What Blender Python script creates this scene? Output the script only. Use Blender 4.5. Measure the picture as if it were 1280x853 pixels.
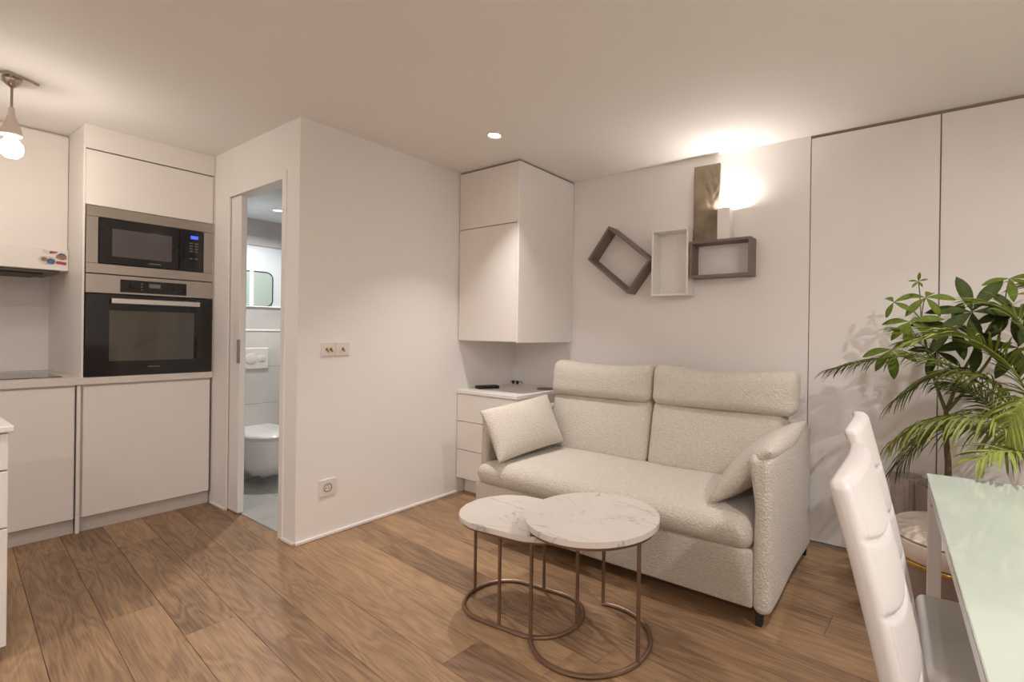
import bpy, bmesh, math, random
from mathutils import Vector, Matrix
R = math.radians
random.seed(7)
for o in list(bpy.data.objects): bpy.data.objects.remove(o, do_unlink=True)
scn = bpy.context.scene
C = scn.collection

# ------------------------------------------------------------------ camera
YAW, PITCH, ROLL, FPX, CAMH, SX, SY = 34.213, -0.056, 0.805, 616.4, 1.213, 92.082, -9.209
cd = bpy.data.cameras.new('camera'); cam = bpy.data.objects.new('camera', cd); C.objects.link(cam)
y_, p_, r_ = R(YAW), R(PITCH), R(ROLL)
fwd = Vector((-math.sin(y_)*math.cos(p_), math.cos(y_)*math.cos(p_), math.sin(p_)))
rt = Vector((math.cos(y_), math.sin(y_), 0)); up = rt.cross(fwd)
rr = rt*math.cos(r_) + up*math.sin(r_); uu = -rt*math.sin(r_) + up*math.cos(r_)
M = Matrix((rr, uu, -fwd)).transposed().to_4x4(); M.translation = (0, 0, CAMH)
cam.matrix_world = M
cd.sensor_fit = 'HORIZONTAL'; cd.sensor_width = 36; cd.lens = FPX*36/1280
cd.shift_x = -SX/1280; cd.shift_y = SY/1280; cd.clip_start = 0.05
scn.camera = cam

# ------------------------------------------------------------------ world, exposure
w = bpy.data.worlds.new('world'); scn.world = w; w.use_nodes = True
w.node_tree.nodes['Background'].inputs[0].default_value = (.9, .92, 1, 1)
w.node_tree.nodes['Background'].inputs[1].default_value = 0.05
vs = scn.view_settings
vs.view_transform = 'Standard'; vs.look = 'None'; vs.gamma = 1; vs.use_curve_mapping = False
vs.exposure = 0.86
WARM = (1.0, .94, .915)
H = 2.40

# ------------------------------------------------------------------ helpers
def lin(r, g, b):
    f = lambda c: c/12.92 if c <= .04045 else ((c+.055)/1.055)**2.4
    return tuple(f(c/255) for c in (r, g, b)) + (1,)
MATS = {}
def mat(name, col, rough=.5, metal=0, var=.04, vscale=6, bump=0, bscale=200, emit=0, trans=0, coat=0, sheen=0, bdist=.002):
    m = bpy.data.materials.new(name); m.use_nodes = True; nt = m.node_tree; b = nt.nodes['Principled BSDF']
    b.inputs['Roughness'].default_value = rough; b.inputs['Metallic'].default_value = metal
    tc = nt.nodes.new('ShaderNodeTexCoord')
    n = nt.nodes.new('ShaderNodeTexNoise'); n.inputs['Scale'].default_value = vscale; n.inputs['Detail'].default_value = 4
    nt.links.new(tc.outputs['Object'], n.inputs['Vector'])
    cr = nt.nodes.new('ShaderNodeValToRGB')
    cr.color_ramp.elements[0].position = .3; cr.color_ramp.elements[1].position = .7
    cr.color_ramp.elements[0].color = tuple(c*(1-var) for c in col[:3]) + (1,)
    cr.color_ramp.elements[1].color = tuple(min(1, c*(1+var)) for c in col[:3]) + (1,)
    nt.links.new(n.outputs['Fac'], cr.inputs['Fac']); nt.links.new(cr.outputs['Color'], b.inputs['Base Color'])
    if bump:
        n2 = nt.nodes.new('ShaderNodeTexNoise'); n2.inputs['Scale'].default_value = bscale; n2.inputs['Detail'].default_value = 3
        nt.links.new(tc.outputs['Object'], n2.inputs['Vector'])
        bp = nt.nodes.new('ShaderNodeBump'); bp.inputs['Strength'].default_value = bump; bp.inputs['Distance'].default_value = bdist
        nt.links.new(n2.outputs['Fac'], bp.inputs['Height']); nt.links.new(bp.outputs['Normal'], b.inputs['Normal'])
    if emit:
        b.inputs['Emission Strength'].default_value = emit; b.inputs['Emission Color'].default_value = col
    if trans: b.inputs['Transmission Weight'].default_value = trans
    if coat: b.inputs['Coat Weight'].default_value = coat
    if sheen: b.inputs['Sheen Weight'].default_value = sheen; b.inputs['Sheen Roughness'].default_value = .5
    MATS[name] = m
    return m

mat('paint', lin(240, 236, 232), .75, var=.012, vscale=2, bump=.15, bscale=90, bdist=.0008)
mat('ceiling_paint', lin(240, 236, 231), .8, var=.012, vscale=1.5)
mat('white_lacquer', lin(239, 235, 231), .38, var=.01)
mat('cabinet_white', lin(237, 231, 225), .42, var=.01)
mat('plinth_shade', lin(206, 197, 190), .5, var=.01)  # darker than the doors: recess shade put into the colour
mat('worktop', lin(222, 214, 206), .35, var=.03, vscale=40)
mat('steel', lin(176, 166, 156), .36, 1, var=.06, vscale=3)
mat('steel_handle', lin(214, 206, 198), .3, .85, var=.02)
mat('black_glass', lin(34, 31, 31), .06, var=.05)
mat('oven_window', lin(78, 72, 62), .05, var=.1, coat=.5)
mat('micro_window', lin(88, 82, 82), .12, var=.06)
mat('button_grey', lin(110, 108, 108), .5)
mat('display_blue', lin(58, 84, 250), .4, emit=.9)
mat('display_grey', lin(112, 110, 112), .3)
mat('gap_shade', lin(158, 142, 132), .8)  # shade of the narrow gaps, put into the colour
mat('dark_gap', lin(38, 34, 32), .8)
mat('hood_under', lin(92, 84, 78), .4, .4)
mat('chrome', lin(200, 190, 180), .16, 1, var=.02)
mat('dark_metal', lin(40, 38, 38), .45, .5)
mat('grey_plastic', lin(150, 140, 132), .5)
mat('brass', lin(186, 150, 82), .28, 1)
mat('bronze', lin(136, 112, 94), .42, .75, var=.08, vscale=14)
mat('taupe', lin(126, 112, 104), .55, var=.04, vscale=12)
mat('white_plastic', lin(228, 222, 216), .4, var=.01)
mat('ceramic', lin(232, 230, 228), .12, var=.01, coat=.4)
mat('leather', lin(205, 200, 196), .42, var=.02, bump=.12, bscale=350, bdist=.0006)
mat('pouf_cream', lin(222, 208, 196), .7, var=.03, bump=.2, bscale=160)
mat('pouf_taupe', lin(142, 124, 112), .8, var=.05, bump=.2, bscale=160)
mat('gold', lin(214, 176, 104), .25, 1)
mat('table_glass', lin(190, 200, 188), .10, var=.02, coat=.6)
mat('table_white', lin(226, 224, 222), .4, var=.01)
mat('soil', lin(58, 44, 36), .95, var=.25, vscale=60, bump=.8, bscale=80)
mat('pot_taupe', lin(164, 146, 134), .6, var=.04)
mat('pot_ribbed', lin(186, 174, 164), .3, .1, var=.12, vscale=30)
mat('stem', lin(112, 116, 62), .6, var=.15, vscale=20)
mat('trunk', lin(112, 92, 66), .8, var=.2, vscale=25, bump=.5, bscale=60)
mat('leaf_dark', lin(56, 68, 22), .62, var=.22, vscale=9)
mat('leaf_mid', lin(88, 102, 30), .6, var=.22, vscale=9)
mat('palm', lin(94, 102, 42), .5, var=.25, vscale=10)
mat('palm_light', lin(122, 131, 58), .5, var=.2, vscale=10)
for n_ in ('leaf_dark', 'leaf_mid', 'palm', 'palm_light'): MATS[n_].node_tree.nodes['Principled BSDF'].inputs['Specular IOR Level'].default_value = .22
mat('lamp_glow', (1.0, .88, .72, 1), .4, emit=25)
mat('bulb_glow', (1.0, .88, .74, 1), .4, emit=40)
mat('cool_glow', (.85, .95, 1.0, 1), .4, emit=12)
mat('led_reflection', (.9, .96, 1.0, 1), .4, emit=1.6)  # glow stands for the reflection of a light strip
mat('bath_paint', lin(198, 204, 208), .6, var=.02)
mat('bath_tile', lin(172, 168, 166), .35, var=.10, vscale=3)
mat('bath_tile_light', lin(212, 208, 203), .35, var=.07, vscale=3)
mat('bath_floor_tile', lin(186, 184, 180), .35, var=.05, vscale=3)
mat('mirror', lin(176, 192, 182), .08, .25, var=.01)  # pale green tone of the reflection, put into the colour
mat('mag_red', lin(168, 52, 66), .4, var=.3, vscale=60)
mat('mag_blue', lin(74, 98, 136), .4, var=.4, vscale=60)
mat('mag_multi', lin(150, 116, 96), .4, var=.5, vscale=50)
mat('mag_pink', lin(178, 66, 104), .4, var=.3, vscale=60)
mat('mag_pale', lin(214, 206, 200), .4, var=.1, vscale=60)
mat('rubber', lin(30, 29, 29), .6)
mat('grout', lin(150, 148, 145), .9)
mat('subfloor', lin(70, 50, 36), .9)

# bouclé
def boucle(name, col):
    m = bpy.data.materials.new(name); m.use_nodes = True; nt = m.node_tree; b = nt.nodes['Principled BSDF']
    b.inputs['Roughness'].default_value = .95; b.inputs['Sheen Weight'].default_value = .25
    tc = nt.nodes.new('ShaderNodeTexCoord')
    v = nt.nodes.new('ShaderNodeTexVoronoi'); v.inputs['Scale'].default_value = 120
    n = nt.nodes.new('ShaderNodeTexNoise'); n.inputs['Scale'].default_value = 100; n.inputs['Detail'].default_value = 3
    nt.links.new(tc.outputs['Object'], n.inputs['Vector'])
    mx = nt.nodes.new('ShaderNodeMix'); mx.data_type = 'VECTOR'; mx.inputs[0].default_value = .012
    nt.links.new(tc.outputs['Object'], mx.inputs[4]); nt.links.new(n.outputs['Color'], mx.inputs[5])
    nt.links.new(mx.outputs[1], v.inputs['Vector'])
    ma = nt.nodes.new('ShaderNodeMath'); ma.operation = 'MULTIPLY_ADD'; ma.inputs[1].default_value = -.9
    nt.links.new(v.outputs['Distance'], ma.inputs[0]); nt.links.new(n.outputs['Fac'], ma.inputs[2])
    cr = nt.nodes.new('ShaderNodeValToRGB')
    cr.color_ramp.elements[0].position = -.0; cr.color_ramp.elements[1].position = .5
    cr.color_ramp.elements[0].color = tuple(c*.82 for c in col[:3]) + (1,); cr.color_ramp.elements[1].color = col
    nt.links.new(ma.outputs[0], cr.inputs['Fac']); nt.links.new(cr.outputs['Color'], b.inputs['Base Color'])
    bp = nt.nodes.new('ShaderNodeBump'); bp.inputs['Strength'].default_value = .8; bp.inputs['Distance'].default_value = .0045
    nt.links.new(ma.outputs[0], bp.inputs['Height']); nt.links.new(bp.outputs['Normal'], b.inputs['Normal'])
    MATS[name] = m
boucle('boucle', lin(220, 211, 198))
boucle('boucle_pillow', lin(221, 212, 199))

def oak():
    m = bpy.data.materials.new('oak'); m.use_nodes = True; nt = m.node_tree; b = nt.nodes['Principled BSDF']; L = nt.links.new
    N = lambda t: nt.nodes.new('ShaderNode'+t)
    tc = N('TexCoord'); oi = N('ObjectInfo')
    mul = N('Math'); mul.operation = 'MULTIPLY'; mul.inputs[1].default_value = 37; L(oi.outputs['Random'], mul.inputs[0])
    cb = N('CombineXYZ'); L(mul.outputs[0], cb.inputs[0]); L(mul.outputs[0], cb.inputs[2])
    ad = N('VectorMath'); ad.operation = 'ADD'; L(tc.outputs['Object'], ad.inputs[0]); L(cb.outputs[0], ad.inputs[1])
    # cathedral rings
    mp = N('Mapping'); mp.inputs['Scale'].default_value = (1.1, 7, 1); L(ad.outputs[0], mp.inputs[0])
    n1 = N('TexNoise'); n1.inputs['Scale'].default_value = 1.2; n1.inputs['Detail'].default_value = 2; n1.inputs['Distortion'].default_value = .4; L(mp.outputs[0], n1.inputs['Vector'])
    m1 = N('Math'); m1.operation = 'MULTIPLY'; m1.inputs[1].default_value = 60; L(n1.outputs['Fac'], m1.inputs[0])
    si = N('Math'); si.operation = 'SINE'; L(m1.outputs[0], si.inputs[0])
    # fine fibres
    mp2 = N('Mapping'); mp2.inputs['Scale'].default_value = (4, 130, 4); L(ad.outputs[0], mp2.inputs[0])
    n2 = N('TexNoise'); n2.inputs['Scale'].default_value = 1.5; n2.inputs['Detail'].default_value = 5; L(mp2.outputs[0], n2.inputs['Vector'])
    # broad blotches
    mp3 = N('Mapping'); mp3.inputs['Scale'].default_value = (1.2, 5, 1); L(ad.outputs[0], mp3.inputs[0])
    n3 = N('TexNoise'); n3.inputs['Scale'].default_value = 1.4; n3.inputs['Detail'].default_value = 4; L(mp3.outputs[0], n3.inputs['Vector'])
    a1 = N('Math'); a1.operation = 'MULTIPLY_ADD'; a1.inputs[1].default_value = .115; L(si.outputs[0], a1.inputs[0]); L(n2.outputs['Fac'], a1.inputs[2])
    a2 = N('Math'); a2.operation = 'MULTIPLY_ADD'; a2.inputs[1].default_value = .8; L(n3.outputs['Fac'], a2.inputs[0]); L(a1.outputs[0], a2.inputs[2])
    a3 = N('Math'); a3.operation = 'MULTIPLY_ADD'; a3.inputs[1].default_value = .38; L(oi.outputs['Random'], a3.inputs[0]); L(a2.outputs[0], a3.inputs[2])
    cr = N('ValToRGB'); e = cr.color_ramp.elements
    mr = N('MapRange'); mr.inputs['From Min'].default_value = .6; mr.inputs['From Max'].default_value = 1.6; L(a3.outputs[0], mr.inputs[0])
    e[0].position = 0; e[0].color = lin(106, 83, 64); e[1].position = 1; e[1].color = lin(186, 153, 116)
    k = e.new(.45); k.color = lin(153, 122, 92)
    L(mr.outputs[0], cr.inputs['Fac']); L(cr.outputs['Color'], b.inputs['Base Color'])
    b.inputs['Roughness'].default_value = .46
    bp = N('Bump'); bp.inputs['Strength'].default_value = .2; bp.inputs['Distance'].default_value = .0008; L(a1.outputs[0], bp.inputs['Height']); L(bp.outputs['Normal'], b.inputs['Normal'])
    MATS['oak'] = m
oak()
def marble():
    m = bpy.data.materials.new('marble'); m.use_nodes = True; nt = m.node_tree; b = nt.nodes['Principled BSDF']; L = nt.links.new
    N = lambda t: nt.nodes.new('ShaderNode'+t)
    tc = N('TexCoord')
    mp = N('Mapping'); mp.inputs['Rotation'].default_value = (0, 0, R(28)); mp.inputs['Scale'].default_value = (1.0, 3.4, 1); L(tc.outputs['Object'], mp.inputs[0])
    n = N('TexNoise'); n.inputs['Scale'].default_value = 1.9; n.inputs['Detail'].default_value = 6; n.inputs['Distortion'].default_value = 1.1; L(mp.outputs[0], n.inputs['Vector'])
    s = N('Math'); s.operation = 'SUBTRACT'; s.inputs[1].default_value = .5; L(n.outputs['Fac'], s.inputs[0])
    a = N('Math'); a.operation = 'ABSOLUTE'; L(s.outputs[0], a.inputs[0])
    n2 = N('TexNoise'); n2.inputs['Scale'].default_value = 7; L(tc.outputs['Object'], n2.inputs['Vector'])
    cr = N('ValToRGB'); e = cr.color_ramp.elements
    e[0].position = 0; e[0].color = lin(172, 164, 156); e[1].position = .012; e[1].color = lin(216, 208, 200)
    k = e.new(.005); k.color = lin(200, 193, 186)
    L(a.outputs[0], cr.inputs['Fac'])
    mx = N('Mix'); mx.data_type = 'RGBA'; mx.inputs[7].default_value = lin(218, 211, 203)
    mr = N('MapRange'); mr.inputs['From Min'].default_value = .5; mr.inputs['From Max'].default_value = .62; L(n2.outputs['Fac'], mr.inputs[0])
    L(mr.outputs[0], mx.inputs[0]); L(cr.outputs['Color'], mx.inputs[6]); L(mx.outputs[2], b.inputs['Base Color'])
    b.inputs['Roughness'].default_value = .3
    MATS['marble'] = m
marble()
def plate_mat():
    m = mat('lamp_plate', lin(142, 128, 108), .5, .5, var=.25, vscale=9, bump=.5, bscale=14, bdist=.006)
plate_mat()

BASE = {}
def tag(o, label, cat, group=None):
    o['label'] = label; o['category'] = cat
    if group: o['group'] = group
    return o
def thing(name, label, cat, loc=(0, 0, 0), rotz=0, group=None):
    o = bpy.data.objects.new(name, None); C.objects.link(o); o.empty_display_size = .1
    o.location = loc; o.rotation_euler = (0, 0, rotz); BASE[o.name] = Vector(loc)
    return tag(o, label, cat, group)
def obj(name, bm, m, parent=None, smooth=False, world=True, ang=40, label=None, origin=None, kind=None):
    """link bm as one mesh; with world=True the verts are in world space and are moved into the parent's frame"""
    bmesh.ops.recalc_face_normals(bm, faces=bm.faces)
    off = None
    if parent is not None and world:
        p = parent
        while p.parent: p = p.parent
        off = BASE.get(p.name, Vector((0, 0, 0)))
    elif parent is None:
        if origin is None:
            xs = [v.co for v in bm.verts]
            lo = [min(c[i] for c in xs) for i in range(3)]; hi = [max(c[i] for c in xs) for i in range(3)]
            origin = ((lo[0]+hi[0])/2, (lo[1]+hi[1])/2, lo[2])
        off = Vector(origin)
    if off is not None: bmesh.ops.translate(bm, verts=bm.verts, vec=-off)
    me = bpy.data.meshes.new(name); bm.to_mesh(me); bm.free()
    if smooth:
        me.polygons.foreach_set('use_smooth', [True]*len(me.polygons))
        try: me.set_sharp_from_angle(angle=R(ang))
        except Exception: pass
    me.materials.append(MATS[m])
    o = bpy.data.objects.new(name, me); C.objects.link(o)
    if parent is not None: o.parent = parent
    else: o.location = off; BASE[o.name] = Vector(off)
    if label: o['label'] = label
    if kind: o['kind'] = kind
    return o
def struct(name, bm, m, parent=None, label=None, **k):
    o = obj(name, bm, m, parent, **k)
    if parent is None:
        o['kind'] = 'structure'
        if label: o['label'] = label
    return o
def box(x0, x1, y0, y1, z0, z1, bev=0, bm=None, seg=1):
    b = bmesh.new()
    bmesh.ops.create_cube(b, size=1)
    for v in b.verts: v.co = Vector(((x0+x1)/2 + v.co.x*(x1-x0), (y0+y1)/2 + v.co.y*(y1-y0), (z0+z1)/2 + v.co.z*(z1-z0)))
    if bev: bmesh.ops.bevel(b, geom=b.edges[:], offset=bev, segments=seg, affect='EDGES', profile=.5)
    return merge(bm, b)
def merge(bm, b):
    if bm is None: return b
    me = bpy.data.meshes.new('tmp'); b.to_mesh(me); b.free(); bm.from_mesh(me); bpy.data.meshes.remove(me)
    return bm
def xf(bm, mtx):
    bmesh.ops.transform(bm, matrix=mtx, verts=bm.verts); return bm
def lathe(profile, c=(0, 0, 0), n=32, bm=None, axis='Z'):
    b = bmesh.new(); rings = []
    for r, z in profile:
        if r < 1e-5: rings.append([b.verts.new((0, 0, z))])
        else: rings.append([b.verts.new((r*math.cos(2*math.pi*i/n), r*math.sin(2*math.pi*i/n), z)) for i in range(n)])
    for a, d in zip(rings, rings[1:]):
        for i in range(n):
            j = (i+1) % n
            if len(a) == 1 and len(d) == 1: continue
            if len(a) == 1: b.faces.new((a[0], d[i], d[j]))
            elif len(d) == 1: b.faces.new((a[i], a[j], d[0]))
            else: b.faces.new((a[i], a[j], d[j], d[i]))
    if axis == 'X': xf(b, Matrix.Rotation(R(90), 4, 'Y'))
    if axis == 'Y': xf(b, Matrix.Rotation(R(-90), 4, 'X'))
    bmesh.ops.translate(b, verts=b.verts, vec=Vector(c))
    return merge(bm, b)
def tube(pts, r, n=8, bm=None, closed=False):
    b = bmesh.new(); pts = [Vector(p) for p in pts]; rings = []
    m = len(pts); rad = r if isinstance(r, (list, tuple)) else [r]*m
    for i, p in enumerate(pts):
        if closed: t = pts[(i+1) % m] - pts[i-1]
        else: t = pts[min(i+1, m-1)] - pts[max(i-1, 0)]
        t.normalize(); a = Vector((0, 0, 1)) if abs(t.z) < .9 else Vector((1, 0, 0))
        u = t.cross(a).normalized(); v = u.cross(t).normalized()
        rings.append([b.verts.new(p + (u*math.cos(2*math.pi*k/n) + v*math.sin(2*math.pi*k/n))*rad[i]) for k in range(n)])
    pairs = list(zip(rings, rings[1:])) + ([(rings[-1], rings[0])] if closed else [])
    for a, d in pairs:
        for k in range(n): b.faces.new((a[k], a[(k+1) % n], d[(k+1) % n], d[k]))
    if not closed: b.faces.new(rings[0]); b.faces.new(rings[-1][::-1])
    return merge(bm, b)
def prism(poly, z0, z1, bm=None, bev=0):
    b = bmesh.new()
    lo = [b.verts.new((x, y, z0)) for x, y in poly]; hi = [b.verts.new((x, y, z1)) for x, y in poly]; n = len(poly)
    b.faces.new(lo[::-1]); b.faces.new(hi)
    for i in range(n): b.faces.new((lo[i], lo[(i+1) % n], hi[(i+1) % n], hi[i]))
    if bev:
        es = [e for e in b.edges if abs(e.verts[0].co.z - e.verts[1].co.z) < 1e-6]
        bmesh.ops.bevel(b, geom=es, offset=bev, segments=2, affect='EDGES', profile=.5)
    return merge(bm, b)
def rbox(x0, x1, y0, y1, z0, z1, r, k=4, m=8, fn=None, bm=None):
    """box with round edges, gridded so that it can be deformed"""
    c = Vector(((x0+x1)/2, (y0+y1)/2, (z0+z1)/2)); h = Vector(((x1-x0)/2, (y1-y0)/2, (z1-z0)/2))
    r = min(r, h.x*.999, h.y*.999, h.z*.999)
    mm = m if isinstance(m, tuple) else (m, m, m)
    def ax(hh, m):
        l = [-hh + r*i/k for i in range(k)] + [-(hh-r) + 2*(hh-r)*i/m for i in range(m+1)]
        return l + [-v for v in l[:k]][::-1]
    A = [ax(h.x, mm[0]), ax(h.y, mm[1]), ax(h.z, mm[2])]; b = bmesh.new()
    for d in range(3):
        u, v = (d+1) % 3, (d+2) % 3
        for s in (-1, 1):
            g = []
            for a in A[u]:
                row = []
                for e in A[v]:
                    q = [0, 0, 0]; q[d] = s*h[d]; q[u] = a; q[v] = e
                    inn = Vector([max(-(h[i]-r), min(h[i]-r, q[i])) for i in range(3)])
                    dl = Vector(q) - inn
                    p = inn + dl.normalized()*r if dl.length > 1e-9 else inn
                    row.append(b.verts.new(p))
                g.append(row)
            for i in range(len(g)-1):
                for j in range(len(g[0])-1): b.faces.new((g[i][j], g[i+1][j], g[i+1][j+1], g[i][j+1]))
    bmesh.ops.remove_doubles(b, verts=b.verts, dist=1e-5)
    for v in b.verts:
        n = Vector((v.co.x/h.x, v.co.y/h.y, v.co.z/h.z))
        p = v.co + c
        if fn: p = fn(p, n)
        v.co = p
    return merge(bm, b)
def pillow(BL, BR, TR, TL, th, n=16, pinch=.05):
    BL, BR, TR, TL = map(Vector, (BL, BR, TR, TL)); b = bmesh.new()
    nm = ((BR-BL).cross(TL-BL)).normalized(); g = {}
    for s in (0, 1):
        for i in range(n+1):
            for j in range(n+1):
                edge = i in (0, n) or j in (0, n)
                if s and edge: g[s, i, j] = g[0, i, j]; continue
                u = math.sin(math.pi/2*(2*i/n-1)); v = math.sin(math.pi/2*(2*j/n-1))
                uu_ = u*(1-pinch*(1-v*v)); vv_ = v*(1-pinch*(1-u*u))
                a, c_ = (uu_+1)/2, (vv_+1)/2
                p = BL*(1-a)*(1-c_) + BR*a*(1-c_) + TR*a*c_ + TL*(1-a)*c_
                t = th/2*((1-u*u)*(1-v*v))**.42 * (1+.04*math.sin(5*u+3*v+s))
                g[s, i, j] = b.verts.new(p + nm*t*(1 if s else -1))
    for s in (0, 1):
        for i in range(n):
            for j in range(n):
                f = [g[s, i, j], g[s, i+1, j], g[s, i+1, j+1], g[s, i, j+1]]
                b.faces.new(f if s else f[::-1])
    return b
def copy_tree(o, parent=None):
    c = o.copy(); C.objects.link(c); c.parent = parent
    for ch in [x for x in list(bpy.data.objects) if x.parent == o]: copy_tree(ch, c)
    return c

# ------------------------------------------------------------------ key planes of the room (metres)
XP, YD, XK, YC, XC, YB = -2.875, 1.372, -4.051, 2.521, -2.276, 3.157
XL, XR, YF = -4.94, 1.75, -1.75        # kitchen wall, right wall, wall behind the camera
WT = .08
# ---- ceiling and walls
struct('ceiling', box(XL-.1, XR+.1, YF-.1, YB+.15, H, H+.1), 'ceiling_paint')
struct('wall_left', box(XL-.1, XL, YF-.1, YD+.05, 0, H), 'paint')
struct('wall_front', box(XL, XR, YF-.1, YF, 0, H), 'paint')
struct('wall_right', box(XR, XR+.1, YF-.1, YB+.15, 0, H), 'paint')
struct('wall_back', box(XP-WT, -.553, YB, YB+.12, 0, H), 'paint')
# partition block around the bathroom
struct('wall_partition', box(XP-WT, XP, YD, YB, 0, H), 'paint')
DX0, DX1, DZ = -3.81, -3.062, 2.085
b = box(XL, DX0, YD+.002, YD+.010, 0, H); box(XL, DX0, YD+.072, YD+.092, 0, H, bm=b); box(XL, DX0, YD+.010, YD+.072, DZ, H, bm=b); box(DX0, DX1, YD, YD+WT, DZ, H, bm=b); box(DX1, XP-WT, YD, YD+WT, 0, H, bm=b)
wd = struct('wall_doorway', b, 'paint')
b = box(DX1-.006, DX1+.045, YD-.006, YD+WT, 0, DZ+.045, .003)
struct('trim_1', b, 'white_lacquer', label='narrow white door casing on the right of the bathroom opening')
# baseboards
struct('baseboard_partition', box(XP, XP+.014, YD-.014, YC, 0, .022, .005), 'white_lacquer')
struct('baseboard_doorway', box(DX1+.045, XP+.014, YD-.014, YD, 0, .022, .005), 'white_lacquer')
struct('baseboard_doorway_side', box(XK+.004, DX0, YD-.012, YD, 0, .02, .005), 'white_lacquer')
struct('baseboard_right', box(XR-.014, XR, YF, YB, 0, .03, .004), 'white_lacquer')
struct('baseboard_front', box(XL, XR-.014, YF, YF+.014, 0, .03, .004), 'white_lacquer')

# ---- floor of oak planks
fl = struct('floor', box(XL, XR, YF, YB, -.06, -.012), 'subfloor', origin=(0, 0, 0))
def clip(poly, ax, val, keep_less):
    out = []
    for i in range(len(poly)):
        a, c_ = poly[i], poly[(i+1) % len(poly)]
        ia = (a[ax] <= val) == keep_less; ic = (c_[ax] <= val) == keep_less
        if ia: out.append(a)
        if ia != ic:
            t = (val-a[ax])/(c_[ax]-a[ax]); out.append((a[0]+(c_[0]-a[0])*t, a[1]+(c_[1]-a[1])*t))
    return out
def area(p): return abs(sum(p[i][0]*p[(i+1) % len(p)][1]-p[(i+1) % len(p)][0]*p[i][1] for i in range(len(p))))/2 if len(p) > 2 else 0
PANG = R(-3.6); PW = .178; rng = random.Random(11)
ca, sa = math.cos(PANG), math.sin(PANG)
for row in range(-14, 24):
    x = -6.2 - rng.random()*1.2
    while x < 2.6:
        L = rng.choice((1.25, 1.5, 1.8, 2.0)); g = .0007
        x0, x1 = x+g*.6, x+L-g*.6; v0, v1 = row*PW+g+.04, (row+1)*PW-g+.04
        x += L
        cx, cy = (x0+x1)/2, (v0+v1)/2
        ox, oy = cx*ca-cy*sa, cx*sa+cy*ca
        rect = [(u*ca-v*sa, u*sa+v*ca) for u, v in ((x0, v0), (x1, v0), (x1, v1), (x0, v1))]
        pieces = []
        base = clip(clip(clip(clip(rect, 0, XL, False), 0, XR, True), 1, YF, False), 1, YB, True) if True else []
        if area(base) < .002: continue
        A = clip(base, 1, YD+.03, True)
        if area(A) > .001: pieces.append(A)
        B = clip(base, 1, YD+.03, False)
        B = clip(B, 0, XP-WT/2, False) if len(B) > 2 else []
        if area(B) > .001: pieces.append(B)
        if not pieces: continue
        bm = None
        for pc in pieces:
            q = []
            for X, Y in pc:
                X -= ox; Y -= oy; q.append((X*ca+Y*sa, -X*sa+Y*ca))
            qq = []
            for t in q:
                if not qq or math.hypot(t[0]-qq[-1][0], t[1]-qq[-1][1]) > 1e-4: qq.append(t)
            if math.hypot(qq[0][0]-qq[-1][0], qq[0][1]-qq[-1][1]) < 1e-4: qq.pop()
            if len(qq) < 3: continue
            bm = prism(qq, -.012, 0, bm=bm, bev=.0008 if len(pieces) == 1 else 0)
        o = obj('plank', bm, 'oak', fl, world=False)
        o.location = (ox, oy, 0); o.rotation_euler.z = PANG

# ---- bathroom behind the doorway
XBW = -4.48
fb = struct('floor_bathroom', box(XBW-.17, XP-WT, YD+.03, YB, -.06, -.006), 'grout', origin=(XBW, YD, 0))
ty = YD+.034
while ty < YB:
    tx = XBW-.15
    while tx < XP-WT-.01:
        t = obj('tile', box(tx, min(tx+.298, XP-WT), ty, min(ty+.298, YB), -.006, .004, .0015), 'bath_floor_tile', fb)
        tx += .301
    ty += .301
struct('wall_bathroom_back', box(XBW-.27, XBW-.17, YD+.03, YB, 0, 2.15), 'bath_paint')
struct('wall_bathroom_end', box(XBW-.27, XP-WT, YB, YB+.1, 0, 2.15), 'bath_paint')
struct('ceiling_bathroom', box(XBW-.27, XP-WT, YD+WT, YB, 2.135, 2.2), 'bath_paint')
bx = struct('wall_bathroom_ledge', box(XBW-.17, XBW-.01, YD+WT, YB, 0, 1.19), 'grout')
z = .0
while z < 1.19:
    for y0 in (YD+WT+.002, YD+WT+.902):
        obj('tile', box(XBW-.01, XBW, y0, min(y0+.897, YB), z+.0015, min(z+.2985, 1.205), .001), 'bath_tile_light', bx)
    z += .3
obj('ledge_slab', box(XBW-.17, XBW+.004, YD+WT, YB, 1.192, 1.207, .002), 'white_lacquer', bx)
pb = struct('wall_bathroom_panel', box(XBW-.17, XBW-.16, YD+WT, YB, 1.207, 1.395), 'bath_tile')
struct('wall_bathroom_reflected', box(XBW-.17, XBW-.155, YD+WT, YB, 1.915, 2.135), 'bath_tile')  # tile band reflected in the wall mirror, built as a solid strip
struct('trim_2', box(XBW-.17, XBW-.145, YD+WT, YB, 1.395, 1.405, .002), 'white_lacquer', label='thin pale shelf edge under the bathroom mirror')
# pocket door leaf
dl = struct('door_1', box(-4.50, -3.662, YD+.014, YD+.05, .008, DZ-.004, .002), 'white_lacquer', label='white sliding pocket door partly drawn across the bathroom opening')
obj('flush_pull', box(-3.686, -3.659, YD+.006, YD+.018, .985, 1.14, .003), 'grey_plastic', dl)
dl['kind'] = 'structure'

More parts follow.
